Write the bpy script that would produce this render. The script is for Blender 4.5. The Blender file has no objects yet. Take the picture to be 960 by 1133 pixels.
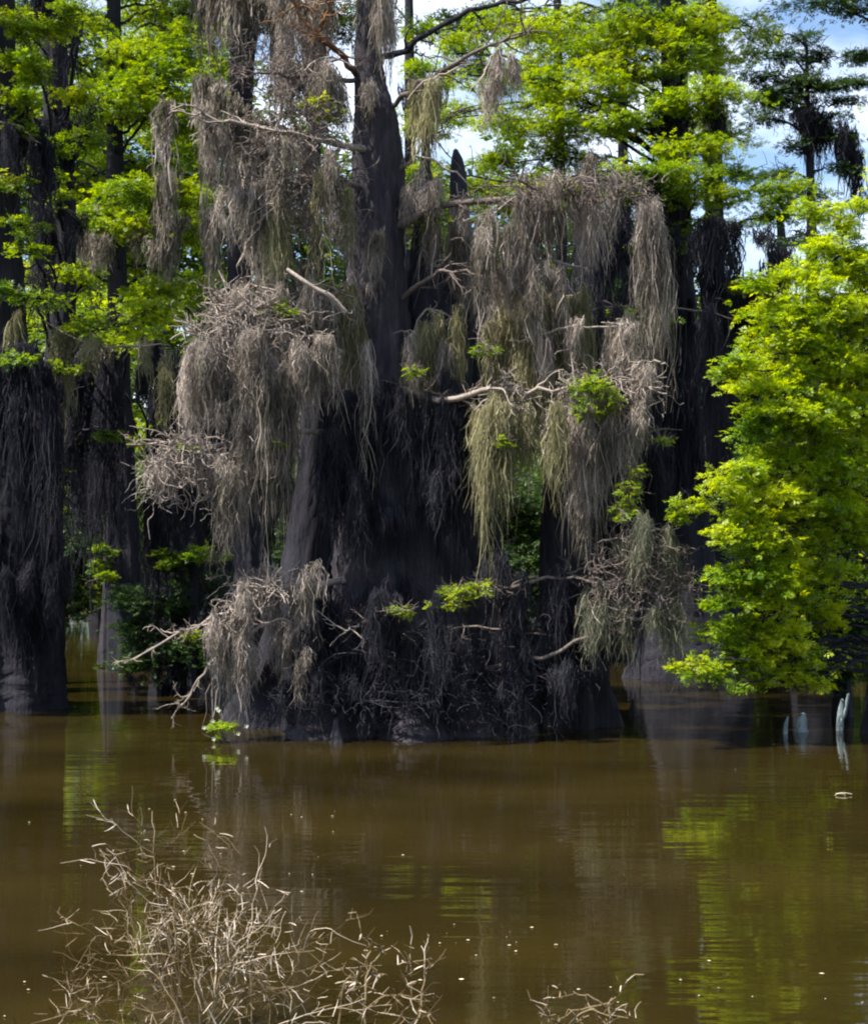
import bpy, math
import numpy as np
from math import radians

# ------------------------------------------------------------------ basics
C = bpy.data.collections.new("swamp"); bpy.context.scene.collection.children.link(C)
SC = bpy.context.scene
F = 1797.0; HC = 2.2; HORY = 610.0           # focal length in photo pixels, eye height, horizon row
rng = np.random.default_rng(11)
def P(x, y, D):
    """world point seen in photo pixel x,y that stands D metres away"""
    return np.array([(x-480.0)/F*D, D, HC-(y-HORY)/F*D])
def px(n, D): return n/F*D

# ------------------------------------------------------------------ mesh building (numpy)
class MB:
    def __init__(s): s.v=[]; s.q=[]; s.t=[]; s.n=0
    def add(s, v, q=None, t=None):
        v = np.asarray(v, float).reshape(-1,3)
        if q is not None and len(q): s.q.append(np.asarray(q).reshape(-1,4)+s.n)
        if t is not None and len(t): s.t.append(np.asarray(t).reshape(-1,3)+s.n)
        s.v.append(v); s.n += len(v)
    def build(s, name, mat, parent=None, smooth=False, origin=None):
        v = np.concatenate(s.v) if s.v else np.zeros((0,3))
        if origin is None and parent is not None: origin = parent['_o']
        o3 = np.array(origin if origin is not None else (0,0,0), float)
        v = v - o3
        q = np.concatenate(s.q) if s.q else np.zeros((0,4),int)
        t = np.concatenate(s.t) if s.t else np.zeros((0,3),int)
        me = bpy.data.meshes.new(name)
        me.vertices.add(len(v)); me.vertices.foreach_set('co', v.ravel().astype(np.float32))
        nl = len(q)*4+len(t)*3
        me.loops.add(nl); me.loops.foreach_set('vertex_index', np.concatenate([q.ravel(), t.ravel()]).astype(np.int32))
        me.polygons.add(len(q)+len(t))
        st = np.concatenate([np.arange(len(q))*4, len(q)*4+np.arange(len(t))*3]).astype(np.int32)
        me.polygons.foreach_set('loop_start', st)
        me.polygons.foreach_set('use_smooth', np.full(len(q)+len(t), smooth))
        me.update(calc_edges=True)
        me.materials.append(mat)
        ob = bpy.data.objects.new(name, me); C.objects.link(ob)
        if parent is not None: ob.parent = parent
        else: ob.location = o3
        return ob
def thing(name, label, cat, loc, group=None):
    o = bpy.data.objects.new(name, None); C.objects.link(o)
    o.location = loc; o.empty_display_size = .2
    o['_o'] = [float(a) for a in loc]
    o['label'] = label; o['category'] = cat
    if group: o['group'] = group
    return o
def tag(o, label=None, cat=None, group=None, kind=None):
    if label: o['label']=label
    if cat: o['category']=cat
    if group: o['group']=group
    if kind: o['kind']=kind
    return o

def unit(v): return v/np.maximum(np.linalg.norm(v,axis=-1,keepdims=True),1e-9)

def tubes(mb, PL, R, sides=4):
    """PL (N,K,3) polylines, R (N,K) radii"""
    PL=np.asarray(PL,float); N,K,_=PL.shape
    R=np.broadcast_to(R,(N,K))
    T=np.zeros_like(PL); T[:,1:-1]=PL[:,2:]-PL[:,:-2]; T[:,0]=PL[:,1]-PL[:,0]; T[:,-1]=PL[:,-1]-PL[:,-2]
    T=unit(T)
    ref=np.zeros((N,1,3)); ref[:,0,2]=1; main=unit(PL[:,-1]-PL[:,0])
    m=np.abs(main[:,2])>.8; ref[m,0]=(1,0.2,0)
    A=unit(np.cross(T,np.broadcast_to(ref,T.shape))); B=np.cross(T,A)
    a=np.arange(sides)*2*math.pi/sides
    V=PL[:,:,None]+R[:,:,None,None]*(A[:,:,None]*np.cos(a)[:,None]+B[:,:,None]*np.sin(a)[:,None])
    idx=np.arange(N*K*sides).reshape(N,K,sides)
    i0=idx[:,:-1]; i1=idx[:,1:]
    q=np.stack([i0,np.roll(i0,-1,2),np.roll(i1,-1,2),i1],-1).reshape(-1,4)
    mb.add(V.reshape(-1,3),q)

def walk(start, d, L, K=7, curl=.25, grav=0., up=0.):
    """random wandering lines; start,d (N,3), L (N,)"""
    N=len(start); d=unit(np.asarray(d,float)); out=np.zeros((N,K,3)); out[:,0]=start
    step=(np.asarray(L)/(K-1)).reshape(-1,1)
    bias=rng.normal(0,curl*.35,(N,3))
    for k in range(1,K):
        d=unit(d+rng.normal(0,curl,(N,3))+bias+np.array([0,0,-grav+up]))
        out[:,k]=out[:,k-1]+d*step
    return out
def kids(PL, n, ang=.9, tmin=.2, tmax=1.):
    """n child starts per parent line"""
    N,K,_=PL.shape
    t=rng.uniform(tmin,tmax,(N,n))*(K-1); i=np.minimum(t.astype(int),K-2); f=(t-i)[...,None]
    r=np.arange(N)[:,None]
    a=PL[r,i]; b=PL[r,i+1]; s=a*(1-f)+b*f; d=unit(b-a)
    d=unit(d+rng.normal(0,ang,d.shape))
    return s.reshape(-1,3), d.reshape(-1,3)
def spline(pts, K=14):
    pts=np.asarray(pts,float); n=len(pts)
    if n==2: 
        t=np.linspace(0,1,K)[:,None]; return pts[0]*(1-t)+pts[1]*t
    p=np.vstack([2*pts[0]-pts[1],pts,2*pts[-1]-pts[-2]])
    out=[]
    for u in np.linspace(0,n-1,K):
        i=min(int(u),n-2); f=u-i; a,b,c,d=p[i],p[i+1],p[i+2],p[i+3]
        out.append(.5*((2*b)+(-a+c)*f+(2*a-5*b+4*c-d)*f*f+(-a+3*b-3*c+d)*f**3))
    return np.array(out)

# ------------------------------------------------------------------ materials
def newmat(name):
    m=bpy.data.materials.new(name); m.use_nodes=True
    nt=m.node_tree; nt.nodes.clear(); return m, nt, nt.nodes, nt.links
def ramp(N, stops):
    r=N.new('ShaderNodeValToRGB'); e=r.color_ramp.elements
    while len(e)<len(stops): e.new(.5)
    for el,(p,c) in zip(e,stops): el.position=p; el.color=(*c,1)
    return r
def leaf_mat(name, c0, c1, c2, trans=.5):
    m,nt,N,L=newmat(name)
    out=N.new('ShaderNodeOutputMaterial'); g=N.new('ShaderNodeNewGeometry')
    tc=N.new('ShaderNodeTexCoord'); nz=N.new('ShaderNodeTexNoise'); nz.inputs['Scale'].default_value=1.3; nz.inputs['Detail'].default_value=2
    L.new(tc.outputs['Object'],nz.inputs['Vector'])
    mx=N.new('ShaderNodeMath'); mx.operation='MULTIPLY_ADD'; mx.inputs[1].default_value=.55
    L.new(g.outputs['Random Per Island'],mx.inputs[0]); 
    ms=N.new('ShaderNodeMath'); ms.operation='MULTIPLY_ADD'; ms.inputs[1].default_value=1.6; ms.inputs[2].default_value=-.58
    L.new(nz.outputs['Fac'],ms.inputs[0]); L.new(ms.outputs[0],mx.inputs[2])
    r=ramp(N,[(0,c0),(.5,c1),(1,c2)]); L.new(mx.outputs[0],r.inputs['Fac'])
    d=N.new('ShaderNodeBsdfDiffuse'); t=N.new('ShaderNodeBsdfTranslucent'); gl=N.new('ShaderNodeBsdfGlossy'); gl.inputs['Roughness'].default_value=.45
    L.new(r.outputs[0],d.inputs['Color']); 
    hs=N.new('ShaderNodeHueSaturation'); hs.inputs['Hue'].default_value=.485; hs.inputs['Saturation'].default_value=1.1; hs.inputs['Value'].default_value=1.15
    L.new(r.outputs[0],hs.inputs['Color']); L.new(hs.outputs[0],t.inputs['Color'])
    a=N.new('ShaderNodeMixShader'); a.inputs[0].default_value=trans; L.new(d.outputs[0],a.inputs[1]); L.new(t.outputs[0],a.inputs[2])
    b=N.new('ShaderNodeMixShader'); b.inputs[0].default_value=.03; L.new(a.outputs[0],b.inputs[1]); L.new(gl.outputs[0],b.inputs[2])
    L.new(b.outputs[0],out.inputs['Surface']); return m
def bark_mat(name, c0, c1, sc=6., stretch=.13, bump=.6):
    sc=sc*1.6
    m,nt,N,L=newmat(name)
    out=N.new('ShaderNodeOutputMaterial'); p=N.new('ShaderNodeBsdfPrincipled'); p.inputs['Roughness'].default_value=.9
    p.inputs['Specular IOR Level'].default_value=.2
    tc=N.new('ShaderNodeTexCoord'); mp=N.new('ShaderNodeMapping'); mp.inputs['Scale'].default_value=(1,1,stretch)
    L.new(tc.outputs['Object'],mp.inputs['Vector'])
    n1=N.new('ShaderNodeTexNoise'); n1.inputs['Scale'].default_value=sc*2; n1.inputs['Detail'].default_value=6; n1.inputs['Roughness'].default_value=.65
    L.new(mp.outputs[0],n1.inputs['Vector'])
    n2=N.new('ShaderNodeTexNoise'); n2.inputs['Scale'].default_value=1.1; n2.inputs['Detail'].default_value=3
    L.new(tc.outputs['Object'],n2.inputs['Vector'])
    ad=N.new('ShaderNodeMath'); ad.operation='MULTIPLY_ADD'; ad.inputs[1].default_value=.5; L.new(n2.outputs['Fac'],ad.inputs[0])
    m2=N.new('ShaderNodeMath'); m2.operation='MULTIPLY'; m2.inputs[1].default_value=.6; L.new(n1.outputs['Fac'],m2.inputs[0]); L.new(m2.outputs[0],ad.inputs[2])
    r=ramp(N,[(.35,c0),(.72,c1)]); L.new(ad.outputs[0],r.inputs['Fac']); L.new(r.outputs[0],p.inputs['Base Color'])
    bp=N.new('ShaderNodeBump'); bp.inputs['Strength'].default_value=bump; bp.inputs['Distance'].default_value=.05
    L.new(n1.outputs['Fac'],bp.inputs['Height']); L.new(bp.outputs[0],p.inputs['Normal'])
    L.new(p.outputs[0],out.inputs['Surface']); return m
def moss_mat(name, c0, c1, trans=.35, cm=None):
    m,nt,N,L=newmat(name)
    out=N.new('ShaderNodeOutputMaterial'); g=N.new('ShaderNodeNewGeometry')
    tc=N.new('ShaderNodeTexCoord'); nz=N.new('ShaderNodeTexNoise'); nz.inputs['Scale'].default_value=1.7
    L.new(tc.outputs['Object'],nz.inputs['Vector'])
    ad=N.new('ShaderNodeMath'); ad.operation='MULTIPLY_ADD'; ad.inputs[1].default_value=.6
    L.new(g.outputs['Random Per Island'],ad.inputs[0])
    ms=N.new('ShaderNodeMath'); ms.operation='MULTIPLY_ADD'; ms.inputs[1].default_value=1.4; ms.inputs[2].default_value=-.5
    L.new(nz.outputs['Fac'],ms.inputs[0]); L.new(ms.outputs[0],ad.inputs[2])
    r=ramp(N,[(0.05,c0),(1,c1)] if cm is None else [(0.05,c0),(.45,cm),(1,c1)]); L.new(ad.outputs[0],r.inputs['Fac'])
    d=N.new('ShaderNodeBsdfDiffuse'); t=N.new('ShaderNodeBsdfTranslucent')
    L.new(r.outputs[0],d.inputs['Color']); L.new(r.outputs[0],t.inputs['Color'])
    a=N.new('ShaderNodeMixShader'); a.inputs[0].default_value=trans; L.new(d.outputs[0],a.inputs[1]); L.new(t.outputs[0],a.inputs[2])
    L.new(a.outputs[0],out.inputs['Surface']); return m

M={}
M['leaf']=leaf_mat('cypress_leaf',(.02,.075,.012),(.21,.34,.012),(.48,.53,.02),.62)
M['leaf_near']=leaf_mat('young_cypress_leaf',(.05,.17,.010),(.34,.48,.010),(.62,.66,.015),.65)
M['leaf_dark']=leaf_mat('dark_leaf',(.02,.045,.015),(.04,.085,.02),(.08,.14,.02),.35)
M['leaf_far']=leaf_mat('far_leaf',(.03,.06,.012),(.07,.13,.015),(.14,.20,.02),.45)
M['bark']=bark_mat('cypress_bark',(.010,.010,.014),(.075,.066,.076),bump=1.)
M['bark_dark']=bark_mat('shade_dark_bark',(.008,.0085,.013),(.036,.034,.044),bump=1.)  # trunk shade put into the colour, darker and bluer than plain bark
M['bark_red']=bark_mat('reddish_bark',(.05,.025,.015),(.22,.11,.05))
M['branch']=bark_mat('branch_bark',(.05,.04,.035),(.20,.16,.14),sc=9,stretch=1,bump=.3)
M['pale_branch']=bark_mat('bleached_wood',(.13,.105,.085),(.42,.35,.30),sc=9,stretch=1,bump=.3)
M['twig']=bark_mat('dry_twig',(.30,.23,.14),(.78,.68,.50),sc=11,stretch=1,bump=.2)
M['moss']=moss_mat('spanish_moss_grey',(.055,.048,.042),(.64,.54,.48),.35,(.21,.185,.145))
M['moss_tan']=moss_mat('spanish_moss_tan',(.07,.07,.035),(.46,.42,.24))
M['moss_dark']=moss_mat('spanish_moss_shade_dark',(.015,.016,.024),(.07,.068,.08))  # deep navy shade put into the moss colour
M['moss_green']=moss_mat('spanish_moss_green',(.07,.075,.05),(.27,.27,.19))
M['dry']=moss_mat('dry_grey_brown_twig',(.06,.04,.02),(.74,.62,.50),.05)
_e=[n for n in M['dry'].node_tree.nodes if n.type=='VALTORGB'][0].color_ramp.elements; _e[0].position=.3; _e[1].position=.75; _m=_e.new(.55); _m.color=(.25,.19,.11,1)
M['stub']=bark_mat('glint_stub',(.08,.11,.12),(.36,.44,.46),sc=5,stretch=.8)  # bluish-white tone stands for glints on the water
M['petal']=moss_mat('pale_petal',(.6,.6,.35),(.85,.85,.75))

# ------------------------------------------------------------------ foliage
def fronds(mb, pos, d, size, pairs=5, w=.21):
    """pinnate sprays: pos (N,3), direction d (N,3), size (N,)"""
    N=len(pos); 
    if N==0: return
    d=unit(d); up=np.array([0,0,1.])+rng.normal(0,.45,(N,3))
    s=unit(np.cross(d,up)); n=np.cross(s,d)
    size=np.asarray(size).reshape(-1,1)
    vs=[]
    def rh(b,dir_,ln,wd,nn):
        side=unit(np.cross(dir_,nn)); mid=b+dir_*ln*.5
        return np.stack([b,mid+side*wd*.5,b+dir_*ln,mid-side*wd*.5],1)
    for k in range(pairs):
        t=(k+.3)/pairs
        b=pos+d*size*t*.8; ln=size*(.55-.25*t)*rng.uniform(.8,1.2,(N,1))
        for sg in (-1,1):
            dd=unit(s*sg+d*.55+rng.normal(0,.22,(N,3))-np.array([0,0,.12]))
            vs.append(rh(b,dd,ln,ln*w*1.5,unit(n+rng.normal(0,.25,(N,3)))))
    vs.append(rh(pos+d*size*.6,d,size*.5,size*.5*w*1.2,n))
    V=np.stack(vs,1).reshape(-1,3)
    mb.add(V,np.arange(len(V)).reshape(-1,4))
def pad(mb, wb, c, r, n, size, sub=9, tw=None, droop=.15, flat=.27):
    """an uneven, layered pad of foliage round centre c, radii r; returns sub-centres"""
    c=np.asarray(c,float); r=np.asarray(r,float)
    k=max(3,sub)
    u=rng.normal(0,1,(k,3)); u=unit(u)*rng.uniform(.25,1,(k,1))**.6
    sc=c+u*r
    sr=rng.uniform(.30,.6,(k,1))*np.array([1,1,flat])*max(r[0],r[2])
    w=rng.uniform(.3,1.4,k); w/=w.sum(); cnt=(w*n).astype(int)+1
    idx=np.repeat(np.arange(k),cnt)
    v=rng.normal(0,.55,(len(idx),3))
    pos=sc[idx]+v*sr[idx]
    pos[:,2]-=droop*((v[:,0]**2+v[:,1]**2))*sr[idx][:,0]
    d=unit(v*np.array([1,1,.3])+rng.normal(0,.5,v.shape)*np.array([1,1,.5])+np.array([0,0,-.15]))
    fronds(mb,pos,d,rng.uniform(.7,1.3,len(pos))*size)
    if wb is not None:
        st=np.repeat(c[None],k,0); ln=np.linalg.norm(sc-st,axis=1)*1.15
        W=walk(st,sc-st+1e-6,ln,6,.12)
        rr=(tw or .012)*np.linspace(1,.35,6)[None]
        tubes(wb,W,rr,3)
        s2,d2=kids(W,4,.7,.3,1.); W2=walk(s2,d2,np.full(len(s2),max(r[0],.3)*.5),4,.2)
        tubes(wb,W2,(tw or .012)*.45*np.linspace(1,.4,4)[None],3)
    return sc

# ------------------------------------------------------------------ spanish moss
def ribbons(mb, start, L, wid, K=7, wob=.03, axis=None, conv=0., dirv=None):
    N=len(start); t=np.linspace(0,1,K)
    lat=np.cumsum(rng.normal(0,1,(N,K,2))*wob,1); lat-=lat[:,:1]
    PL=np.zeros((N,K,3)); PL[:]=start[:,None]
    PL[:,:,:2]+=lat*(np.asarray(L).reshape(-1,1,1)**.5)
    PL[:,:,2]-=np.asarray(L)[:,None]*t
    if axis is not None:
        PL[:,:,:2]+=(axis-start)[:,None,:2]*conv*(t[None,:,None]**1.2)
    if dirv is not None: PL+=dirv[:,None]*t[None,:,None]
    a=rng.uniform(0,math.pi,N)[:,None]+rng.normal(0,.5,(N,K)).cumsum(1)*.4
    W=(np.asarray(wid)[:,None]*np.array([.6]+[1]*(K-3)+[.75,.25])[None])*rng.uniform(.5,1.3,(N,K))
    S=np.stack([np.cos(a)*W,np.sin(a)*W,np.zeros_like(W)],-1)*.5
    V=np.stack([PL-S,PL+S],2)
    idx=np.arange(N*K*2).reshape(N,K,2)
    q=np.stack([idx[:,:-1,0],idx[:,:-1,1],idx[:,1:,1],idx[:,1:,0]],-1)
    mb.add(V.reshape(-1,3),q.reshape(-1,4))
    return PL
def tassel(mb, a, L, r, n=40, w=.016):
    """one hanging beard: anchor a, length L, radius r"""
    ang=rng.uniform(0,2*math.pi,n); rr=r*rng.uniform(0,1,n)**.5
    st=a+np.stack([np.cos(ang)*rr,np.sin(ang)*rr,rng.normal(0,.03,n)-rng.uniform(0,.35,n)**2*L],1)
    ln=L*rng.beta(2.2,1.6,n)*(1.1-.5*rr/max(r,1e-3))+.05
    PL=ribbons(mb,st,ln,np.full(n,w)*rng.uniform(.5,1.3,n),7,.038,np.broadcast_to(a,(n,3)),.7)
    m=n*4; i=rng.integers(0,n,m); k=rng.integers(0,6,m)
    s=PL[i,k]+rng.normal(0,.012,(m,3))
    ribbons(mb,s,rng.uniform(.05,.16,m),np.full(m,w*.45),4,.05,dirv=rng.normal(0,.035,(m,3))-[0,0,.02])
def curtain(mb, line, D, lo, hi, n, r=(3,7.5), dj=.2, dens=1., w=.011, spread=None):
    """festoons hanging from side twigs of a bough (line of photo pixels at depth D); lengths in photo pixels"""
    n=max(3,int(n*(.74 if w<.02 else .9)))
    pts=spline([P(x,y,D) for x,y in line],30); k=max(3,n//3); ext=np.linalg.norm(pts[0]-pts[-1])
    sd,dd=kids(pts[None],k,.5,0,1); dd=unit(rng.normal(0,1,dd.shape)*[.7,.9,.55]+[0,0,.08])
    W=walk(sd,dd,rng.uniform(.12,.55,k)*(spread or min(1.3,.5+.4*ext)),8,.22,.04)
    ti=rng.integers(0,k,n); a=rng.uniform(1,7,n); ai=np.minimum(a.astype(int),6); f=(a-ai)[:,None]
    A=W[ti,ai]*(1-f)+W[ti,ai+1]*f; A[:,1]+=rng.normal(0,dj*.5,n)
    tl=rng.uniform(0,1,k)
    big=np.clip(tl[ti]**1.4+rng.normal(0,.22,n),0,1.15)
    for q,b in zip(A,big):
        L=px(lo*.6+(hi*1.08-lo*.6)*b**1.15,D); rad=px(rng.uniform(*r),D)
        tassel(mb,q,L,rad,max(7,int(11+dens*L*34*rng.uniform(.4,1.2))),w)
    return pts,W
MOSSN=[0]
def moss(label, line, D, lo, hi, n, mat='moss', group='beards of Spanish moss hanging in the trees', tw=True, **k):
    """one lump of hanging Spanish moss with the twigs it has grown over"""
    a=P(*line[len(line)//2],D)
    root=thing('spanish_moss',label,'spanish moss',a,group)
    mb=MB(); pts,TW=curtain(mb,line,D,lo,hi,n,**k)
    mb.build('moss_strands',M[mat],root)
    if tw:
        tb=MB(); N=max(3,int(len(line)*3))
        pw=pts[::2]+rng.normal(0,.03,(15,3)).cumsum(0)*.6; tubes(tb,pw[None],(.003+.011*np.sin(np.linspace(.15,2.9,15)))[None],4)
        W=TW; tubes(tb,W,np.linspace(.009,.004,8)[None],3)
        s,d=kids(W,3,.8,.2,1); W=walk(s,d,rng.uniform(.08,.25,len(s)),5,.4,.1); tubes(tb,W,np.linspace(.005,.003,5)[None],3)
        tb.build('twig',M['pale_branch' if mat!='moss_dark' else 'branch'],root)
    return root
def tangle(mb, c, r, n, L, curl=.5, w=.006, grav=.12):
    """curly wiry mat of moss and dead twigs"""
    st=c+rng.normal(0,.5,(n,3))*r
    W=walk(st,rng.normal(0,1,(n,3)),rng.uniform(.5,1.3,n)*L,10,curl,grav)
    tubes(mb,W,w*np.linspace(1,.5,10)[None],3)

# ------------------------------------------------------------------ trunks, limbs
def trunk_mesh(mb, pts, flute=.0, nf=7, rough=.06, side=36, bottom=True):
    """pts: (x,y,D,width px) from the top down"""
    c=np.array([P(x,y,D) for x,y,D,w in pts]); rad=np.array([px(w,D)/2 for x,y,D,w in pts])
    K=max(12,int(np.linalg.norm(c[0]-c[-1])/.1))
    cc=spline(np.hstack([c,rad[:,None]]),K)
    pos=cc[:,:3]; R=cc[:,3]
    z=pos[:,2]; zt=(z-z.min())/(z.max()-z.min())
    a=np.linspace(0,2*math.pi,side,endpoint=False)
    ph=rng.uniform(0,6,8)
    fl=flute*(1-zt)**2.2
    Z=z[:,None]; A=a[None]
    f=1+fl[:,None]*(np.cos(nf*A+ph[0]+.25*Z)*.75+.4*np.cos((nf-3)*A+ph[1]-.2*Z))
    f=f+rough*(np.sin(5*A+1.3*Z+ph[2])*.5+np.sin(9*A-2.1*Z+ph[3])*.35+np.sin(2*A+2.9*Z+ph[4])*.6+rng.normal(0,.35,(len(z),side)))
    X=pos[:,None,0]+R[:,None]*f*np.cos(A); Y=pos[:,None,1]+R[:,None]*f*np.sin(A)
    V=np.stack([X,Y,np.broadcast_to(Z,X.shape)],-1)
    idx=np.arange(len(z)*side).reshape(len(z),side)
    q=np.stack([idx[:-1],np.roll(idx[:-1],-1,1),np.roll(idx[1:],-1,1),idx[1:]],-1).reshape(-1,4)[:,::-1]
    mb.add(V.reshape(-1,3),q)
    ti=np.stack([np.full(side,0),np.arange(side),np.roll(np.arange(side),-1)],1)
    mb.add(np.vstack([pos[0]+[0,0,R[0]*.8],V[0]]),t=np.stack([np.zeros(side,int),1+np.arange(side),1+np.roll(np.arange(side),-1)],1))
    return pos,R
LIMBS=[]; DENS=860
def limb(root, pts, r0, r1, mat, twigs=0, tl=.6, name='branch', grav=.02, sub=True, mb=None):
    """a wandering limb through world points, with side twigs"""
    pl=spline(pts,16); pl[1:-1]+=rng.normal(0,.02,(14,3))
    LIMBS.append(pl); mb=mb or MB(); tubes(mb,pl[None],np.linspace(r0,r1,16)[None],6)
    if twigs:
        s,d=kids(pl[None],twigs,.8,.15,1); W=walk(s,d,rng.uniform(.4,1.2,len(s))*tl,7,.25,grav); tubes(mb,W,(r1*.8+.003)*np.linspace(1,.4,7)[None],4)
        if sub:
            s,d=kids(W,4,.8,.2,1); W=walk(s,d,rng.uniform(.3,.8,len(s))*tl*.5,6,.35,grav); tubes(mb,W,(r1*.4+.002)*np.linspace(1,.6,6)[None],3)
    return mb.build(name,M[mat],root,True)

def make_tree(label, trunk, pads, mat='leaf', bark='bark_dark', size=.12, dens=1., flute=.15, group=None, limbs=True, name='cypress_tree', cat='tree', nf=7, mossl=(), mossmat='moss_dark', rough=.06, sub=10, tr=.035, flat=.27):
    """trunk: (x,y,D,w) from the top down; pads: (x,y,rx,ry[,D[,density]]) photo pixels"""
    D0=trunk[-1][2]; b=P(trunk[-1][0],HORY,D0); b[2]=0
    root=thing(name,label,cat,b,group)
    mb=MB(); pos,R=trunk_mesh(mb,trunk,flute,nf,rough); mb.build('trunk',M[bark],root,True)
    if pads:
        lf=MB()
        for p in pads:
            tb=MB()
            x,y,rx,ry=p[:4]; D=p[4] if len(p)>4 else D0+rng.uniform(-.8,.5); de=p[5] if len(p)>5 else 1.
            c=P(x,y,D); r=np.array([px(rx,D),px((rx+ry)*.5,D),px(ry,D)])
            area=r[0]*r[2]*math.pi
            n=int(area*dens*de*DENS*(.12/size)**1.6)+8
            pad(lf,tb,c,r,n,size,sub=max(4,int(sub*(.5+area))),flat=flat)
            if limbs:
                i=np.argmin(np.abs(pos[:,2]-(c[2]-.25*np.linalg.norm(c[:2]-pos[:,:2].mean(0)))))
                s=pos[i]; mid=(s+c)/2+np.array([0,0,.12*np.linalg.norm(c-s)])+rng.normal(0,.1,3)
                limb(root,[s,mid,c],min(tr,R[i]*.6),.010,'branch' if bark!='bark_dark' else 'bark_dark',5,.5,mb=tb)
        lf.build('crown',M[mat],root)
    if mossl:
        mm=MB()
        for ln in mossl:
            line,D,lo,hi,n=ln[:5]; curtain(mm,line,D,lo,hi,n,r=(6,16),dens=.8,w=.024,spread=1.6)
        mm.build('hanging_moss',M[mossmat],root)
    return root

# ================================================================== SETTING
def plane(name, pts, mat, kind='structure'):
    mb=MB(); mb.add(pts,q=[[0,1,2,3]]); return tag(mb.build(name,mat),kind=kind)
# --- river water
m,nt,N,L=newmat('murky_water'); out=N.new('ShaderNodeOutputMaterial')
p=N.new('ShaderNodeBsdfPrincipled'); p.inputs['Roughness'].default_value=.035; p.inputs['IOR'].default_value=1.38
tc=N.new('ShaderNodeTexCoord')
def wave(scale, sx, sy, det):
    mp=N.new('ShaderNodeMapping'); mp.inputs['Scale'].default_value=(sx,sy,1); mp.inputs['Rotation'].default_value=(0,0,rng.uniform(-.12,.12))
    L.new(tc.outputs['Object'],mp.inputs['Vector']); n=N.new('ShaderNodeTexNoise'); n.inputs['Scale'].default_value=scale; n.inputs['Detail'].default_value=det; n.inputs['Roughness'].default_value=.5
    L.new(mp.outputs[0],n.inputs['Vector']); return n
w1=wave(1.0,.55,3.0,2); w2=wave(4.0,.5,2.2,2); w3=wave(.35,1,1.5,2)
s1=N.new('ShaderNodeMath'); s1.operation='MULTIPLY_ADD'; s1.inputs[1].default_value=.22; L.new(w2.outputs['Fac'],s1.inputs[0]); L.new(w1.outputs['Fac'],s1.inputs[2])
bp=N.new('ShaderNodeBump'); bp.inputs['Strength'].default_value=1; bp.inputs['Distance'].default_value=.0055
L.new(s1.outputs[0],bp.inputs['Height']); L.new(bp.outputs[0],p.inputs['Normal'])
r=ramp(N,[(.3,(.014,.0098,.0022)),(.7,(.029,.0205,.0048))]); L.new(w3.outputs['Fac'],r.inputs['Fac']); L.new(r.outputs[0],p.inputs['Base Color'])
L.new(p.outputs[0],out.inputs['Surface'])
M['water']=m
plane('water',[(-300,-40,0),(300,-40,0),(300,900,0),(-300,900,0)],m)
# --- far bank: a low muddy rise the forest stands on
m=bark_mat('bank_mud',(.03,.03,.018),(.08,.075,.04),sc=1.2,stretch=1); 
mb=MB(); xs=np.linspace(-120,120,61); ys=np.array([58,60,63,70,90,400,900.])
G=np.zeros((61,7,3)); G[:,:,0]=xs[:,None]; G[:,:,1]=ys[None]+rng.normal(0,.6,(61,1)); G[:,:,2]=np.array([-.3,.15,.5,.8,1,1,1])[None]+rng.normal(0,.08,(61,7))
G[:,:,0]*=np.array([1,1,1,1,1.5,4,6])[None]
i=np.arange(61*7).reshape(61,7); mb.add(G.reshape(-1,3),np.stack([i[:-1,:-1],i[1:,:-1],i[1:,1:],i[:-1,1:]],-1))
tag(mb.build('far_bank',m,smooth=True),kind='structure')
# --- far off wood that reads as one mass
lf=MB()
def mass(x0,x1,D,ztop,n,size,zb=.3,gap=0.):
    x=rng.uniform(x0,x1,n); k=(np.sin(x*.9+D)*.12+np.sin(x*2.3+1)*.08+1)
    z=zb+(ztop(x)*k-zb)*rng.uniform(0,1,n)**.8
    pos=np.stack([x,D+rng.normal(0,1.4,n),z],1)
    pos+=rng.normal(0,1,(n,3))*.25
    fronds(lf,pos,rng.normal(0,1,(n,3))*[1,1,.4],rng.uniform(.6,1.3,n)*size,3,.4)
hz=lambda x: np.where(x<-6,21,np.where(x<1,16.5,np.where(x<9,15.5,11.5)))
mass(-26,24,62,hz,26000,.6); mass(-24,22,66,lambda x:hz(x)*.95,12000,.8); mass(-20,20,56,lambda x:5+0*x,14000,.5,.1)
tag(lf.build('distant_forest',M['leaf_far']),kind='stuff')

# ================================================================== BACKGROUND TREES
BG='cypress trees standing behind the big one'  # boughs above the view are added to shade what stands below
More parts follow.
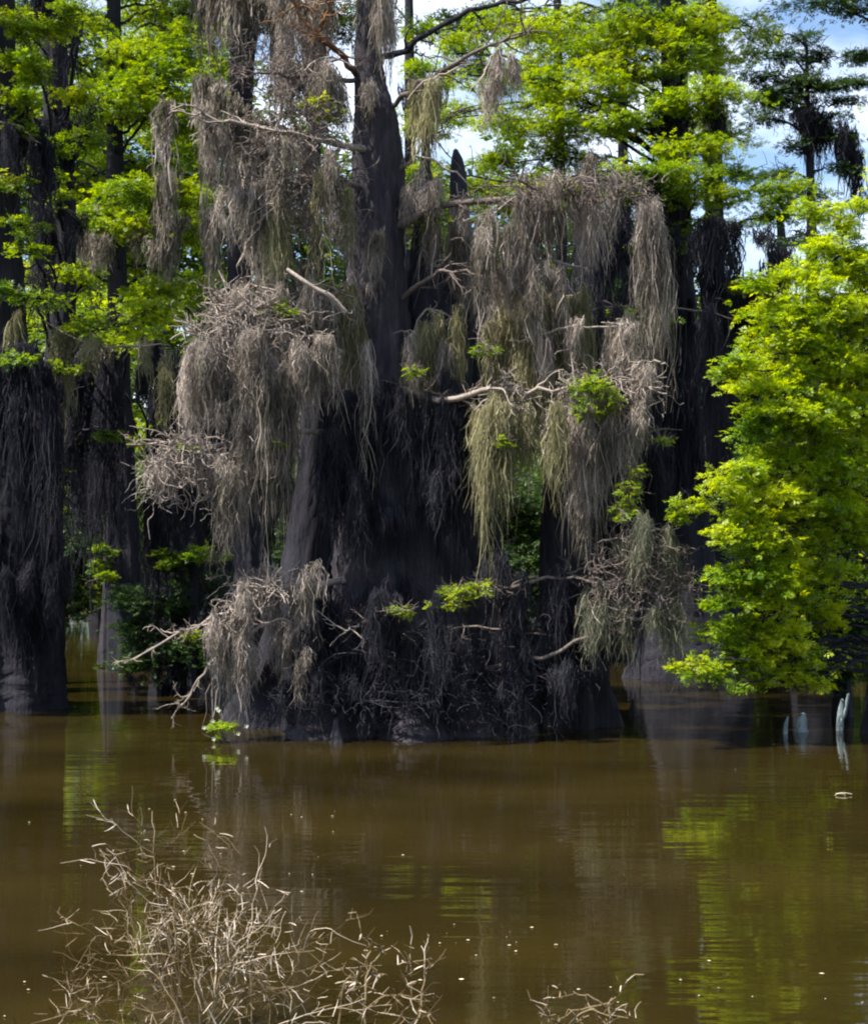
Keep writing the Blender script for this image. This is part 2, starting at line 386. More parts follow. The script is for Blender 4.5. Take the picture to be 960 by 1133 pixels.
# bright trees at upper left
make_tree('tall cypress with sunlit yellow-green boughs filling the upper left corner',
  [(128,-330,30,10),(126,0,30,15),(130,300,30,22),(136,560,30,30),(142,742,30,44)],
  [(60,30,55,22,29,1.2),(140,60,65,22,29,1.3),(200,40,55,26,29.5),(125,108,62,16,28.6,1.5),(180,85,66,16,28.6,1.3),(215,15,50,26,30),(30,70,35,26,29.5),(22,14,30,18,30),
   (90,150,40,22,31),(150,185,50,18,31),(170,215,58,18,28.2,1.6),(110,232,42,15,28.2,1.5),(205,212,36,18,28.2,1.3),(150,250,56,13,28,1.3),(160,322,28,17,28,1.5),(150,345,44,14,27.8,1.5),(105,368,60,11,27.6,1.7),(180,372,44,9,27.6,1.3),
   (60,352,24,10,27.6),(200,130,40,13,28.6),(225,165,24,10,28.4),(75,200,30,30,31),(50,120,50,20,31),(100,-40,100,30,30),(200,-60,80,30,30),(40,-90,70,30,30),(140,-160,110,40,30),(190,-250,90,40,30)]+[(x+rng.uniform(-14,14),y+rng.uniform(-10,10),36,15,rng.uniform(28.4,32.5),1.) for x in (30,95,150,205) for y in (20,75,130,190,245,300,350)],
  mat='leaf',size=.12,group=BG,mossl=[([(90,262),(180,258)],27.8,30,75,26),([(45,375),(130,380),(205,385)],27.4,25,80,34),([(165,195),(182,196)],27.4,90,140,4),([(200,235),(250,240)],28,50,150,16)],mossmat='moss')
make_tree('dim cypress behind the curly twig mat, green shoots in the shade',
  [(180,-100,34,10),(182,300,34,18),(186,600,34,30),(190,728,34,60)],
  [(180,470,30,12),(210,500,20,8),(150,486,10,6,29),(105,435,10,7,27),(65,425,10,5,27),(195,420,30,20,35),(200,330,40,25,35),(190,240,40,25,35),(185,140,50,30,35),(230,80,40,30,35),(100,420,30,30,35),(90,300,40,30,35)],
  mat='leaf',size=.16,group=BG,mossl=[([(155,430),(240,420)],33,120,260,24),([(155,500),(260,500)],31,80,190,26)])
# big dark trunk on the left edge
make_tree('massive black trunk at the left edge with a wide swollen base in the water',
  [(-18,-300,22.6,50),(-8,0,22.6,46),(-4,300,22.6,60),(2,520,22.6,76),(6,640,22.8,92),(10,720,22.9,110),(12,806,22.9,128)],
  [(-60,-80,90,40,22),(30,-160,90,40,22.6),(-90,-250,90,40,23),(10,-300,80,40,22.5)],mat='leaf',flute=.2,group=BG,
  mossl=[([(-30,395),(62,400)],21.6,110,240,30),([(-30,120),(30,110)],22.2,120,260,14),([(-30,560),(70,640)],21.9,60,150,24)])
make_tree('slim dark mossy trunk just right of the massive black trunk at upper left',
  [(52,-300,25.5,22),(58,0,25.5,26),(64,150,25.5,28),(72,270,25.5,26),(62,450,25.5,34),(46,620,25.5,44),(36,765,25.5,70)],
  [(70,-60,60,22,25),(20,-140,60,30,25.6),(35,68,34,20,21.8,1.2),(70,18,36,18,22,1.2),(18,20,24,18,21.8),(88,100,26,14,24.4,1.3),(30,140,20,10,22,.7),(60,215,24,8,24.6,.8),(15,200,26,10,22,.9),(70,160,26,10,24.4,.9),(40,330,36,9,22,1.2),(110,365,46,9,22.6,1.2),(30,275,22,8,22,.8),(165,345,34,12,23.5,1),(80,300,24,9,24,.8),(12,110,26,12,21.8,1.2),(25,250,24,9,22,1),(50,190,22,9,24,1),(20,395,26,7,21.4,1.1),(95,150,24,9,24,1),(70,405,20,6,22,1),(10,320,24,8,21.9,1),(62,520,8,6,21.6,2),(120,480,12,6,23,1.6),(60,565,9,10,24.6,2),(50,556,8,6,24.6,2),(66,540,5,8,24.6,2)],mat='leaf',group=BG,
  mossl=[([(40,20),(80,20)],25,60,130,8),([(40,130),(85,140)],25,80,170,10),([(30,420),(110,430)],25,90,230,22)])
make_tree('short pale-lit stump-like trunk with bright shoots at the channel left of the dark bush',
  [(50,560,27,10),(50,620,27,18),(50,660,27,24),(48,742,27,40)],[],bark='bark',group=BG)
make_tree('thin cypress in the channel with a bright tuft of shoots at its foot',
  [(122,380,31,7),(121,500,31,9),(120,640,31,11),(118,735,31,18)],
  [(112,612,13,8,29.6,2.4),(118,634,13,8,29.6,2.4),(110,626,9,6,29.6,2)],bark='bark',group=BG,
  mossl=[([(90,500),(130,505)],30,60,140,8),([(80,440),(150,440)],31,70,160,10)])
# dark bush at left water edge
make_tree('low dark green bush hanging over the water left of the mossy centre',
  [(196,590,25.5,10),(198,660,25.5,16),(200,771,25.5,30)],
  [(185,665,50,22,25),(225,655,40,26,25.5),(160,700,36,22,25),(215,705,44,26,25),(240,730,34,22,25.4),(180,735,40,22,25),(150,660,22,14,25.5),(205,620,26,12,25),(190,622,16,8,24.6,1.2),(250,690,30,30,25.6)],
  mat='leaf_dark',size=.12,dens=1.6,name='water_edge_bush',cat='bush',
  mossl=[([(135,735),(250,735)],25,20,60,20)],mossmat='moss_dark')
make_tree('small sunlit tuft of leaves in front of the dark bush, below the curly moss',
  [(222,560,24.4,5),(216,640,24.5,7),(212,780,24.6,12)],[(185,622,13,7,24.2,2),(226,612,22,8,24.2,1.6),(182,612,9,5,24.2,2)],name='sapling',cat='sapling',limbs=True,flute=0,tr=.01)
# tree at the upper left of centre, grey moss
make_tree('grey moss-laden cypress with a reddish trunk, left of the main trunk at the top',
  [(272,-320,23,26),(271,0,23,30),(268,80,23,26),(264,200,23,26),(268,420,23,28),(280,620,23,40),(284,783,23,100)],
  [(215,-60,60,22,23),(330,-110,60,26,23),(260,-190,80,30,23),(350,115,20,9,21.6,1.2),(362,128,14,7,21.6,1.2)],bark='bark_dark',size=.12,group=BG,flute=.25,
  mossl=[([(225,118),(255,110),(300,120)],22,50,150,22),([(258,-10),(395,-15)],21.8,60,170,30),([(250,150),(385,160)],22.4,50,140,30),([(240,-30),(300,-30)],22.4,50,120,14),([(250,330),(390,330)],22.6,90,240,40),([(300,70),(390,60)],21.6,30,90,18),([(280,240),(390,230)],22.4,50,130,26),([(240,60),(380,100)],22.6,30,80,22)],mossmat='moss')
# right side: the grove at middle depth
RG='cypresses in the right hand grove'
make_tree('tall cypress with green boughs high over the mossy right side',
  [(742,-330,28,16),(744,0,28,27),(746,100,28,28),(748,220,28,30),(752,330,28,32),(756,500,28,46),(758,640,28,70),(760,751,28,130)],
  [(660,90,44,24,27),(590,92,40,22,29),(700,70,40,18,27.5),(690,35,40,18,27.5),(800,100,46,12,26.5,1.4),(760,165,60,16,26.5,1.1),(745,190,52,12,26,1.7),(700,192,44,12,26,1.5),(720,212,34,9,26),
   (850,215,46,18,26.5,1.2),(880,238,36,13,26.5),(630,125,50,32,28),(640,170,40,16,28),(560,180,38,12,28,1.3),(600,150,40,20,28),(820,190,40,12,27),(800,150,36,12,28),(790,60,40,16,29),(560,120,30,16,29.5),
   (690,-60,90,30,28),(790,-90,80,30,28),(740,-170,120,40,28),(740,-260,90,40,28),(748,60,36,24,26.8,1.1),(742,115,34,18,26.6,1.1),(790,215,36,12,26.3,1.2),(770,20,40,22,27),(715,20,40,22,27),(690,140,40,20,27.2),(640,70,50,26,28),(620,20,50,20,28),(780,110,40,18,27,.8),(675,215,40,12,26.5),(800,250,40,10,26.4),(735,270,40,10,26.6)]+[(x+rng.uniform(-18,18),y+rng.uniform(-12,12),36,14,rng.uniform(26.5,31),.9) for x in (480,540,600,660,720,780) for y in (30,85,140,200)],
  mat='leaf',size=.12,group=RG,bark='bark_dark',
  mossl=[([(680,232),(760,240),(860,258)],26,40,130,46),([(715,110),(800,120)],27,30,90,18),([(620,330),(860,335)],27,120,260,70),([(600,420),(860,430)],27.5,120,260,60),([(655,170),(700,175)],27,40,80,8),([(610,260),(720,260)],27.3,80,200,26)])
make_tree('dark slim cypress close behind the trunk beside the little sky gap',
  [(782,-200,30,12),(786,100,30,18),(790,240,30,21),(790,340,30,24),(794,560,30,36),(796,742,30,80)],
  [(780,20,40,20,30.5),(830,30,30,14,30),(770,130,36,14,30.5),(700,350,26,9,25.6,1.3),(690,360,30,8,25.6,1.3),(830,310,26,9,26,1.3),(655,352,22,6,25.6,1.2)],mat='leaf',group=RG,bark='bark_dark',
  mossl=[([(820,265),(905,280)],29,60,120,16),([(740,330),(850,330)],29,120,250,30),([(640,500),(800,505)],29,80,200,36)])
make_tree('dark blue-green cypress against the open sky at upper right',
  [(892,52,36,3),(893,120,36,6),(896,200,36,9),(898,300,36,13),(900,500,36,26),(904,720,36,60)],
  [(880,85,34,14,36),(862,100,26,12,36),(905,95,34,12,36),(935,112,20,8,36),(842,130,22,9,36),(870,118,26,10,36),(905,60,26,9,36),(835,80,20,9,36),(950,90,20,10,36),(930,150,30,6,36,.7),(900,215,26,10,36,.7),(880,262,30,10,36),(865,60,26,9,36),(890,40,20,8,36),(845,105,26,10,36),(915,130,30,9,36),(880,160,24,7,36,.8),(930,185,26,7,36,.7),(860,190,24,8,36,.8),(945,60,20,8,36),(820,60,22,9,36,.8),(850,40,24,8,36,.7),(920,270,30,12,36)],
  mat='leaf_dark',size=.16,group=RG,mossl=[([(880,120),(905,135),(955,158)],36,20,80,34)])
make_tree('cypress bough mass cutting into the sky at the top right corner',
  [(1025,-300,33,16),(1020,0,33,20),(1015,300,33,30),(1010,735,33,70)],
  [(900,3,60,7,32),(940,8,30,9,32),(950,-30,60,20,32),(870,-40,60,20,32.5),(960,-120,90,40,33),(960,60,20,8,33)],mat='leaf_dark',size=.15,group=RG)
make_tree('thin cypress seen through the gap between the moss and the centre right boughs',
  [(612,-200,33,6),(618,100,33,10),(622,400,33,20),(624,730,33,60)],
  [(505,60,34,16,33),(500,130,34,18,33),(478,190,26,14,33),(540,80,30,14,33),(660,50,46,20,33),(600,40,46,14,34),(520,210,34,16,33),(560,230,30,14,33),(600,220,40,18,33),(650,210,36,16,33),(560,20,40,8,34,.7),(480,260,26,18,33),(540,290,30,18,33)],
  mat='leaf',size=.125,group=RG,mossl=[([(450,90),(540,95)],32,40,90,14),([(500,300),(640,310)],32,100,260,36)])
for x,D,w,lab in ((455,38,50,'faint far cypress trunk behind the dead snags'),(690,40,44,'faint far cypress trunk in the shade left of the sky gap'),(865,42,40,'faint far cypress trunk above the bright green young tree'),(235,37,44,'faint far cypress trunk behind the curly grey moss'),(350,36,52,'faint far cypress trunk directly behind the main trunk')):
    make_tree(lab,[(x-4,-120 if x!=865 else 235,D,w*.16),(x,300,D,w*.3),(x+2,600,D,w*.6),(x,HORY+HC*F/D+4,D,w*1.9)],
      [(x+rng.uniform(-70,70),y,60,24,D+rng.uniform(-1,1)) for y in ((-60,20,330,400,470,540,600) if x<800 else (420,480,540,600))],mat='leaf_dark',size=.2,dens=.9,group='far cypress trunks in the shade',
      mossl=[([(x-70,y),(x+70,y+10)],D-1,70,170,22) for y in (330,440,540)])

make_tree('sunlit light green cypress on the far bank beyond the channel gap',[(108,200,50,6),(110,400,50,9),(112,560,50,14),(112,690,50,26)],
  [(100,330,60,30,50),(120,400,60,36,49),(90,450,50,30,49.5),(130,480,50,34,49),(100,520,50,30,48.5),(120,560,50,30,48.5),(95,600,40,24,48),(125,620,40,20,48),(110,650,34,16,48)],mat='leaf_near',size=.22,dens=1.3,group=BG)
for k in range(13):
    x=-40+k*85; D=44+rng.uniform(-3,3); yb=HORY+HC*F/D; h=rng.uniform(150,230)
    if 60<x<140: continue
    make_tree('shadowy bush on the far bank under the cypresses',[(x,yb-h*.8,D,4),(x,yb-h*.4,D,8),(x,yb+3,D,16)],
      [(x+rng.uniform(-45,45),yb-h*t,50,26,D+rng.uniform(-1,1)) for t in (.12,.3,.45,.6,.75,.95)],mat='leaf_dark',size=.26,name='bank_bush',cat='bush',group='bushes on the far bank')  # dark leaves put in to deepen the shade of the understory
# ================================================================== MAIN TREE
main=thing('cypress_tree','biggest cypress, dark furrowed trunk flaring into a wide base at centre','tree',P(440,HORY,20.3)*[1,1,0])
def trunk_of(root,pts,flute,nf,bark='bark_dark',rough=.09,name='trunk',side=48):
    mb=MB(); r=trunk_mesh(mb,pts,flute,nf,rough,side); mb.build(name,M[bark],root,True); return r
mpos,mR=trunk_of(main,[(436,-330,20.2,24),(418,-60,20.2,27),(414,0,20.2,29),(408,50,20.2,30),(410,90,20.2,36),(416,140,20.2,48),(418,220,20.2,56),(416,300,20.2,62),(418,400,20.3,70),(426,500,20.3,92),(436,600,20.3,128),(446,690,20.4,176),(452,770,20.4,240),(454,822,20.4,290)],.20,8,bark='bark',side=64)
NL0=len(LIMBS)
def mlimb(a,pts,r0,r1,mat='branch',tw=8,tl=.6,root=None):
    return limb(root or main,[P(*q) for q in [a]+pts],r0,r1,mat,tw,tl)
mlimb((395,84,20.2),[(378,60,19.8),(352,38,19.6),(330,10,19.5),(318,-20,19.4)],.045,.015,'bark_red',10)
mlimb((352,38,19.6),[(362,12,19.5),(372,-14,19.4)],.025,.012,'bark_red',5)
mlimb((398,88,20.2),[(350,84,19.7),(300,80,19.3),(262,88,19.1)],.035,.012,'branch',14)
mlimb((412,168,20.1),[(372,158,19.6),(330,148,19.2),(300,143,19),(255,135,18.8),(222,124,18.7)],.05,.014,'pale_branch',22,.5)
mlimb((302,146,19),[(298,124,18.9),(295,98,18.9)],.02,.006,'pale_branch',2,.2)
mlimb((400,205,20.1),[(368,200,19.5),(330,206,19.3),(290,230,19)],.04,.014,'branch',14)
mlimb((375,165,19.6),[(350,195,19.3),(325,215,19.2),(290,240,19)],.028,.01,'pale_branch',10)
mlimb((425,62,20.1),[(450,52,19.8),(490,30,19.6),(530,8,19.5),(575,0,19.3),(620,-12,19.2)],.042,.018,'bark_dark',8,.5)
mlimb((432,120,20.1),[(460,95,19.7),(505,68,19.5),(545,52,19.3),(590,30,19.2)],.035,.012,'branch',16,.6)
mlimb((440,190,20.1),[(470,160,20),(500,130,20)],.03,.01,'branch',6)
mlimb((440,250,20.1),[(500,225,19.8),(560,220,19.4),(600,212,19.3),(660,195,19.2),(715,212,19)],.05,.014,'branch',20)
mlimb((445,330,20.1),[(490,300,19.6),(540,310,19.4)],.035,.012,'branch',10)
mlimb((440,430,20),[(490,445,19.4),(540,430,19.1),(600,432,18.9),(650,428,18.9)],.05,.014,'pale_branch',20)
mlimb((650,428,18.9),[(672,415,18.8),(690,393,18.7)],.02,.007,'pale_branch',4,.3)
mlimb((400,330,20.1),[(350,325,19.5),(300,335,19.2),(240,345,18.9)],.045,.014,'branch',20)
mlimb((405,400,20.1),[(360,385,19.3),(300,385,19),(240,375,18.8),(210,370,18.7)],.05,.014,'pale_branch',26,.5)
mlimb((410,500,20.1),[(340,478,19.3),(270,490,19),(210,492,18.8),(140,492,18.7)],.05,.010,'pale_branch',20,.45)
mlimb((405,640,20),[(345,652,19.3),(290,658,19),(250,675,18.9),(200,700,18.8),(138,734,18.7)],.05,.009,'pale_branch',16,.4)
mlimb((290,690,19),[(255,712,18.9),(230,740,18.8),(208,770,18.7),(190,795,18.7)],.025,.006,'pale_branch',14,.3)
mlimb((420,690,19.8),[(400,690,19),(380,700,18.8)],.03,.008,'pale_branch',9,.35)
mlimb((470,650,19.8),[(560,650,19.2),(620,640,19),(700,650,18.8)],.04,.01,'branch',16,.5)
mlimb((520,745,19.8),[(600,725,19),(680,690,18.8),(730,680,18.7)],.035,.01,'branch',20,.5)
ML=LIMBS[NL0:]; lf=MB()
for x,y,rx,ry,D,de in [(350,112,20,9,19.3,1.4),(366,128,14,6,19.3,1.4),(540,384,13,10,18.9,2),(660,424,24,16,18.6,2.6),(650,445,18,14,18.6,2),(672,448,16,12,18.6,2),(554,489,8,6,18.7,2.4),(455,410,9,6,18.8,1.6),
    (510,652,30,8,18.6,3),(497,665,20,9,18.6,3),(530,648,16,6,18.6,3),(445,675,14,4,18.6,2.4),(696,540,8,14,18.7,2.4),(688,565,9,14,18.7,2.2),(704,520,6,8,18.7,2),(210,700,7,4,18.6,2.4),
    (318,348,14,10,18.9,1.6),(308,342,14,8,18.9,1.4),(305,492,10,7,18.7,1.6),(210,498,10,3,18.6,1.5),(240,612,14,6,19,1.2),(612,205,22,8,19.1,1),(732,486,10,4,18.8,1.6),(720,350,26,7,20,1.6),(480,240,18,6,20,.8),
    (470,-60,50,24,20,1),(360,-90,90,34,20,1),(430,-170,130,44,20.4,1.1),(310,-180,80,34,20.4,1),(440,-270,130,44,20.4,1.1),(400,-130,110,34,21.6,1)]:  # last row: boughs above the view, added to cast shade
    c=P(x,y,D); tb=MB(); pad(lf,tb,c,np.array([px(rx,D),px(max(rx,ry)*.6,D),px(ry,D)]),int(px(rx,D)*px(ry,D)*3.1416*(360*de if y>-20 else 260*de))+10,.10 if y>-20 else .16,sub=8)
    if y<-20: i=np.argmin(np.abs(mpos[:,2]-c[2])); s_=mpos[i]
    else: AL=np.concatenate(ML); s_=AL[np.argmin(np.linalg.norm(AL-c,axis=1))]
    limb(main,[s_,(s_+c)/2+[0,0,.04],c],.03 if y<-20 else .012,.008,'branch',4,.3,mb=tb)
lf.build('crown',M['leaf'],main)

# the two dead snags and the dark column on the right
sn=thing('dead_snag','thin-spiked dead snag right against the main trunk, left of its twin','dead tree',P(470,HORY,20.8)*[1,1,0],'dead snags')
trunk_of(sn,[(471,140,20.7,5),(471,180,20.7,12),(470,230,20.7,22),(472,290,20.7,38),(478,340,20.7,60),(486,420,20.8,74),(490,560,20.8,80),(494,700,20.8,110),(496,818,20.8,170)],.2,6,rough=.09)
sn2=thing('dead_snag','broken pointed snag, blunt spire nearest the wide brown-grey moss curtain','dead tree',P(530,HORY,21.3)*[1,1,0],'dead snags')
trunk_of(sn2,[(504,166,21.2,5),(506,185,21.2,15),(508,240,21.2,24),(512,310,21.2,40),(512,370,21.2,54),(512,500,21.3,62),(524,640,21.3,80),(530,796,21.3,150)],.2,6,rough=.09)
sn3=thing('dead_snag','dark flat-topped snag under the pale branch at centre right, fringed with moss','dead tree',P(640,HORY,20.6)*[1,1,0],'dead snags')
trunk_of(sn3,[(628,438,20.3,26),(626,480,20.3,36),(624,560,20.4,50),(630,680,20.5,60),(632,808,20.6,96)],.25,7,rough=.08)
sn4=thing('dead_snag','dark leaning snag behind the long pale moss strands at centre left','dead tree',P(330,HORY,20.8)*[1,1,0],'dead snags')
trunk_of(sn4,[(356,380,20.6,20),(352,450,20.6,34),(346,560,20.7,46),(338,680,20.8,70),(332,806,20.8,150)],.25,7,rough=.08)

# ================================================================== SPANISH MOSS, lump by lump
moss('broad pinkish-grey moss drape on the pale bough at left of centre',[(222,378),(270,366),(345,372)],18.8,60,150,60)
moss('small grey moss lump at the outer left end of the pale bough',[(208,385),(222,378),(240,400)],18.7,40,110,18)
moss('grey moss crowded on the twigs just above the broad pinkish drape',[(236,330),(270,322),(312,332)],19,30,80,24)
moss('long pale moss strands hanging beside the dark left snag down to the low bough',[(256,402),(300,400),(345,398)],18.9,130,262,56,dens=1.2)
moss('short moss lump inside the ring below the pinkish drape',[(236,455),(262,448),(290,455)],18.8,40,110,18)
moss('single long pale moss rope at the right end of the pinkish drape',[(328,378),(340,392),(346,410)],18.7,70,120,9,r=(4,8))
moss('moss net hanging in a fan from the left bough, under the curly mat',[(205,505),(232,502),(262,516)],18.7,50,110,28)
moss('wispy moss fringe on the outermost left twigs above the dark water gap',[(152,540),(172,515),(198,502)],18.7,18,60,18,r=(4,9))
moss('pale moss tuft on the low left bough where it leaves the trunk',[(250,668),(290,655),(340,646)],18.9,30,90,34)
moss('pale moss streamers reaching for the water from the lowest left bough',[(216,694),(236,690),(262,700)],18.8,50,110,22)
moss('grey moss streamers along the inner half of the lowest left bough',[(265,705),(300,690),(345,700)],18.9,40,130,30,dens=.8)
moss('grey moss on the long pale bough left of the main trunk at the top',[(228,132),(300,150),(375,165)],19,30,120,34)
moss('grey moss skirts filling the crotch at the very top left of the main trunk',[(300,-10),(340,0),(392,5)],19.8,40,120,24)
moss('ragged grey moss under the second bough left of the main trunk',[(282,232),(330,212),(392,212)],19.2,30,110,34,mat='moss_tan')
moss('tan moss clinging to the left edge of the main trunk below the second bough',[(388,300),(396,330),(398,370)],19.8,60,150,16,mat='moss_tan')
moss('grey moss thicket between the broad drape and the main trunk',[(300,330),(350,325),(395,345)],19.4,50,140,36)
moss('light grey moss hugging the top of the main trunk on its right side',[(424,-30),(436,0),(438,40)],20,60,140,14)
moss('drooping moss beard alone on the thin bough at top centre, sky behind it',[(520,105),(548,66),(562,58)],19.3,50,130,16)
moss('thin tan-green moss wisps on the bough between the main trunk and the sky',[(450,112),(480,92),(520,78)],19.5,40,110,16,mat='moss_tan')
moss('moss sheath around the left dead spike',[(462,170),(470,200),(474,260)],20.3,50,150,14,mat='moss')
moss('moss sheath around the right pointed snag',[(500,200),(510,240),(516,300)],20.6,60,180,18,mat='moss')
moss('wide brown-grey moss curtain hanging at right of the snags',[(528,262),(560,226),(600,206),(655,194)],19.2,50,200,46)
moss('pinkish moss curtain at the right end of the same long bough',[(640,198),(680,206),(722,232)],19.1,50,190,30)
moss('sparse moss ends tangled under the tip of the long right bough',[(700,215),(716,222),(730,240)],19,40,120,14)
moss('tan moss strands in the shade between the two snags and the curtain',[(545,320),(600,322),(650,330)],19.8,90,220,60,mat='moss_tan')
moss('tan-green moss fringe behind the dark snags at mid height',[(448,380),(480,350),(530,362)],19.8,60,190,30,mat='moss_tan')
moss('sunlit tan moss strands hanging between the snags and the flat-topped snag',[(525,455),(555,446),(600,448)],19,80,220,34,mat='moss_tan',dens=1.1)
moss('pale moss curtain right of the flat-topped snag below the green tuft',[(632,448),(655,446),(690,450)],18.8,70,190,44)
moss('curly grey moss at the tip of the pale bough beside the green tuft',[(690,412),(712,406),(732,412)],18.7,20,60,16)
moss('narrow white-grey moss rope hanging below the green tuft',[(694,450),(702,452),(712,470)],18.7,60,110,9)
moss('shade-dark moss curtain veiling the foot of the main trunk on the left',[(372,440),(400,430),(420,440)],19.6,110,250,34,mat='moss_dark')
moss('shade-dark moss curtain veiling the middle of the main trunk',[(425,440),(470,436),(520,446)],19.6,110,240,54,mat='moss_dark')
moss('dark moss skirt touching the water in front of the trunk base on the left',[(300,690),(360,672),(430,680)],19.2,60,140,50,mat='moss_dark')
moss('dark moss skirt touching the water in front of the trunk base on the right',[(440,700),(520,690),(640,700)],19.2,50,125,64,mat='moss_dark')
moss('dark moss lump over the feet of the flat-topped snag',[(590,640),(640,636),(680,646)],19.3,70,170,34,mat='moss_dark')
moss('grey-green moss strands below the leafless bush at right centre',[(650,672),(700,665),(765,660)],18.8,30,95,34,mat='moss_green')
moss('thin moss wisps on the bush twigs between trunk base and young tree',[(660,600),(700,595),(760,590)],18.8,20,70,30,mat='moss_green')
moss('dark moss bank hiding the shore below the left snag',[(240,700),(290,690),(340,700)],20.2,70,140,40,mat='moss_dark')
moss('dark moss in the deep shade right of the flat-topped snag',[(650,470),(700,480),(760,480)],21.5,90,220,36,mat='moss_dark')
moss('dark moss band across the shaded grove behind the right curtain',[(660,340),(740,345),(830,360)],22.5,110,260,50,mat='moss_dark')

moss('short grey moss tufts clinging up the front of the main trunk',[(412,80),(420,220),(424,400)],19.85,20,80,20,r=(4,9),tw=False)
moss('short dark moss tufts clinging low on the main trunk flare',[(380,480),(430,560),(480,520)],19.3,30,130,40,mat='moss_dark',tw=False)
moss('added dark moss curtain darkening the left flare of the main trunk',[(340,490),(362,470),(385,480)],19.4,90,170,22,mat='moss_dark',tw=False)  # dark sheet added over the sunlit patch of the flare
moss('dark moss rags in the shade between left trunk and curly twig mat',[(60,400),(150,400),(240,410)],24,90,230,60,mat='moss_dark',tw=False)
moss('low dark moss rags over the dim water left of the dark bush',[(130,560),(190,560),(250,570)],24.5,60,150,34,mat='moss_dark',tw=False)
moss('ragged dark moss trailing in the water along the front of the big base, left half',[(300,752),(370,745),(450,755)],18.95,25,66,60,mat='moss_dark',tw=False)
moss('ragged dark moss trailing in the water along the front of the big base, right half',[(450,755),(540,745),(650,750)],18.95,25,60,74,mat='moss_dark',tw=False)
moss('small ragged moss festoons in the middle of the right curtain, half way down',[(555,300),(600,290),(660,300)],19.2,30,110,28)
moss('ragged moss festoons low in the right curtain just above the pale bough',[(560,375),(620,365),(700,350)],19.2,30,90,30)
moss('scattered moss bits on the thin boughs right of the snags near the top',[(450,165),(480,185),(520,215)],19.8,25,90,18)
moss('moss festoon on the upper boughs close left of the main trunk',[(330,80),(360,70),(398,86)],19.4,20,80,20)
moss('mottled moss bits on the dead boughs at upper left of centre, under the tufts',[(235,215),(270,205),(310,210)],19.3,25,90,20)
moss('grey moss hanging before the massive left trunk, upper half',[(-20,130),(15,140),(40,160)],21.8,40,110,12,mat='moss_dark')
moss('grey-green moss beards hanging under the bright boughs at far left',[(28,345),(100,385),(200,392)],22.5,30,90,46,mat='moss_tan')
moss('dark moss on the slim left trunk under the leaf sprays',[(40,240),(66,230),(92,245)],24.6,50,130,20,mat='moss_dark')
moss('dark moss bank drooping to the water before the massive left trunk',[(-30,636),(20,630),(72,642)],21.7,90,150,60,mat='moss_dark',tw=False)
moss('dark moss drooping over the massive left trunk at the height of the curly mat',[(-30,430),(20,425),(66,436)],21.6,120,230,40,mat='moss_dark',tw=False)
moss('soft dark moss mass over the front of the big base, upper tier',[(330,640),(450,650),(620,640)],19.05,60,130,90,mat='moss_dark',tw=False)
moss('faint grey moss streaks on the shaded front of the main trunk',[(390,380),(430,370),(520,390)],19.5,120,260,10,tw=False,dens=.4)
moss('dark moss sleeve round the foot of the flat-topped snag',[(600,690),(640,680),(680,700)],19.7,70,125,36,mat='moss_dark',tw=False)
# wiry mats: dead twigs and moss grown into one bundle
def mat_of_twigs(label,blobs,mat='pale_branch',group='wiry mats of dead twigs'):
    x,y,D=blobs[0][:3]; root=thing('twig_mat',label,'dead twigs',P(x,y,D),group); mb=MB(); lb=MB()
    for x,y,D,rx,ry,n,L in blobs:
        tangle(mb,P(x,y,D),np.array([px(rx,D),px(rx,D)*.6,px(ry,D)]),n,L)
    x,y,D,rx=blobs[0][:4]; c=P(x,y,D); W=walk(np.repeat(c[None],12,0),rng.normal(0,1,(12,3))*[1,.6,.4],np.full(12,px(rx,D)*1.3),7,.25); tubes(lb,W,np.linspace(.014,.005,7)[None],4)
    mb.build('wiry_twigs',M[mat],root); lb.build('stem',M[mat],root); return root
mat_of_twigs('curly pale twig mat looping out over the dark water gap at left',[(215,500,18.7,34,22,150,.5),(180,525,18.7,24,22,110,.45),(245,525,18.8,24,30,130,.45)])
mat_of_twigs('pale twig mat draped on the low left bough',[(300,650,18.8,36,10,120,.4),(270,668,18.8,26,10,70,.35)])
mat_of_twigs('dense wiry twig mat above the broad pinkish moss drape',[(265,345,18.9,44,26,200,.45),(310,370,18.9,40,26,160,.45),(250,395,18.8,28,26,110,.4)])
mat_of_twigs('grey twig mat around the boughs left of the main trunk at the top',[(330,150,19.2,54,40,190,.6),(310,70,19.5,54,40,160,.6),(345,235,19.3,44,26,120,.5),(280,200,19.3,30,40,90,.5)],'branch')
mat_of_twigs('low leafless tangle over the water left of the bright young tree',[(705,620,18.8,44,30,230,.5),(740,650,18.8,34,24,150,.45),(680,660,18.9,30,24,90,.4)],'branch')
mat_of_twigs('fine pale twigs at the tip of the pale bough beside the green tuft',[(705,425,18.7,28,20,90,.35),(640,420,18.8,30,12,60,.3)])
mat_of_twigs('faint dark twigs in front of the trunk base low over the water',[(420,725,19,60,40,60,.5),(470,722,19,40,30,50,.5),(520,715,19,60,36,50,.5)],'bark')
mat_of_twigs('black brush tangle along the waterline before the big base',[(400,775,18.8,70,24,80,.45),(460,775,18.8,40,24,40,.45),(520,775,18.8,70,24,80,.45),(585,768,18.9,50,26,60,.45),(330,770,18.8,40,24,30,.4)],'bark_dark')
mat_of_twigs('twig mat along the top of the wide right moss curtain',[(600,212,19.1,64,16,150,.4),(650,208,19.05,40,14,80,.4),(690,205,19,34,14,80,.4)],'branch')

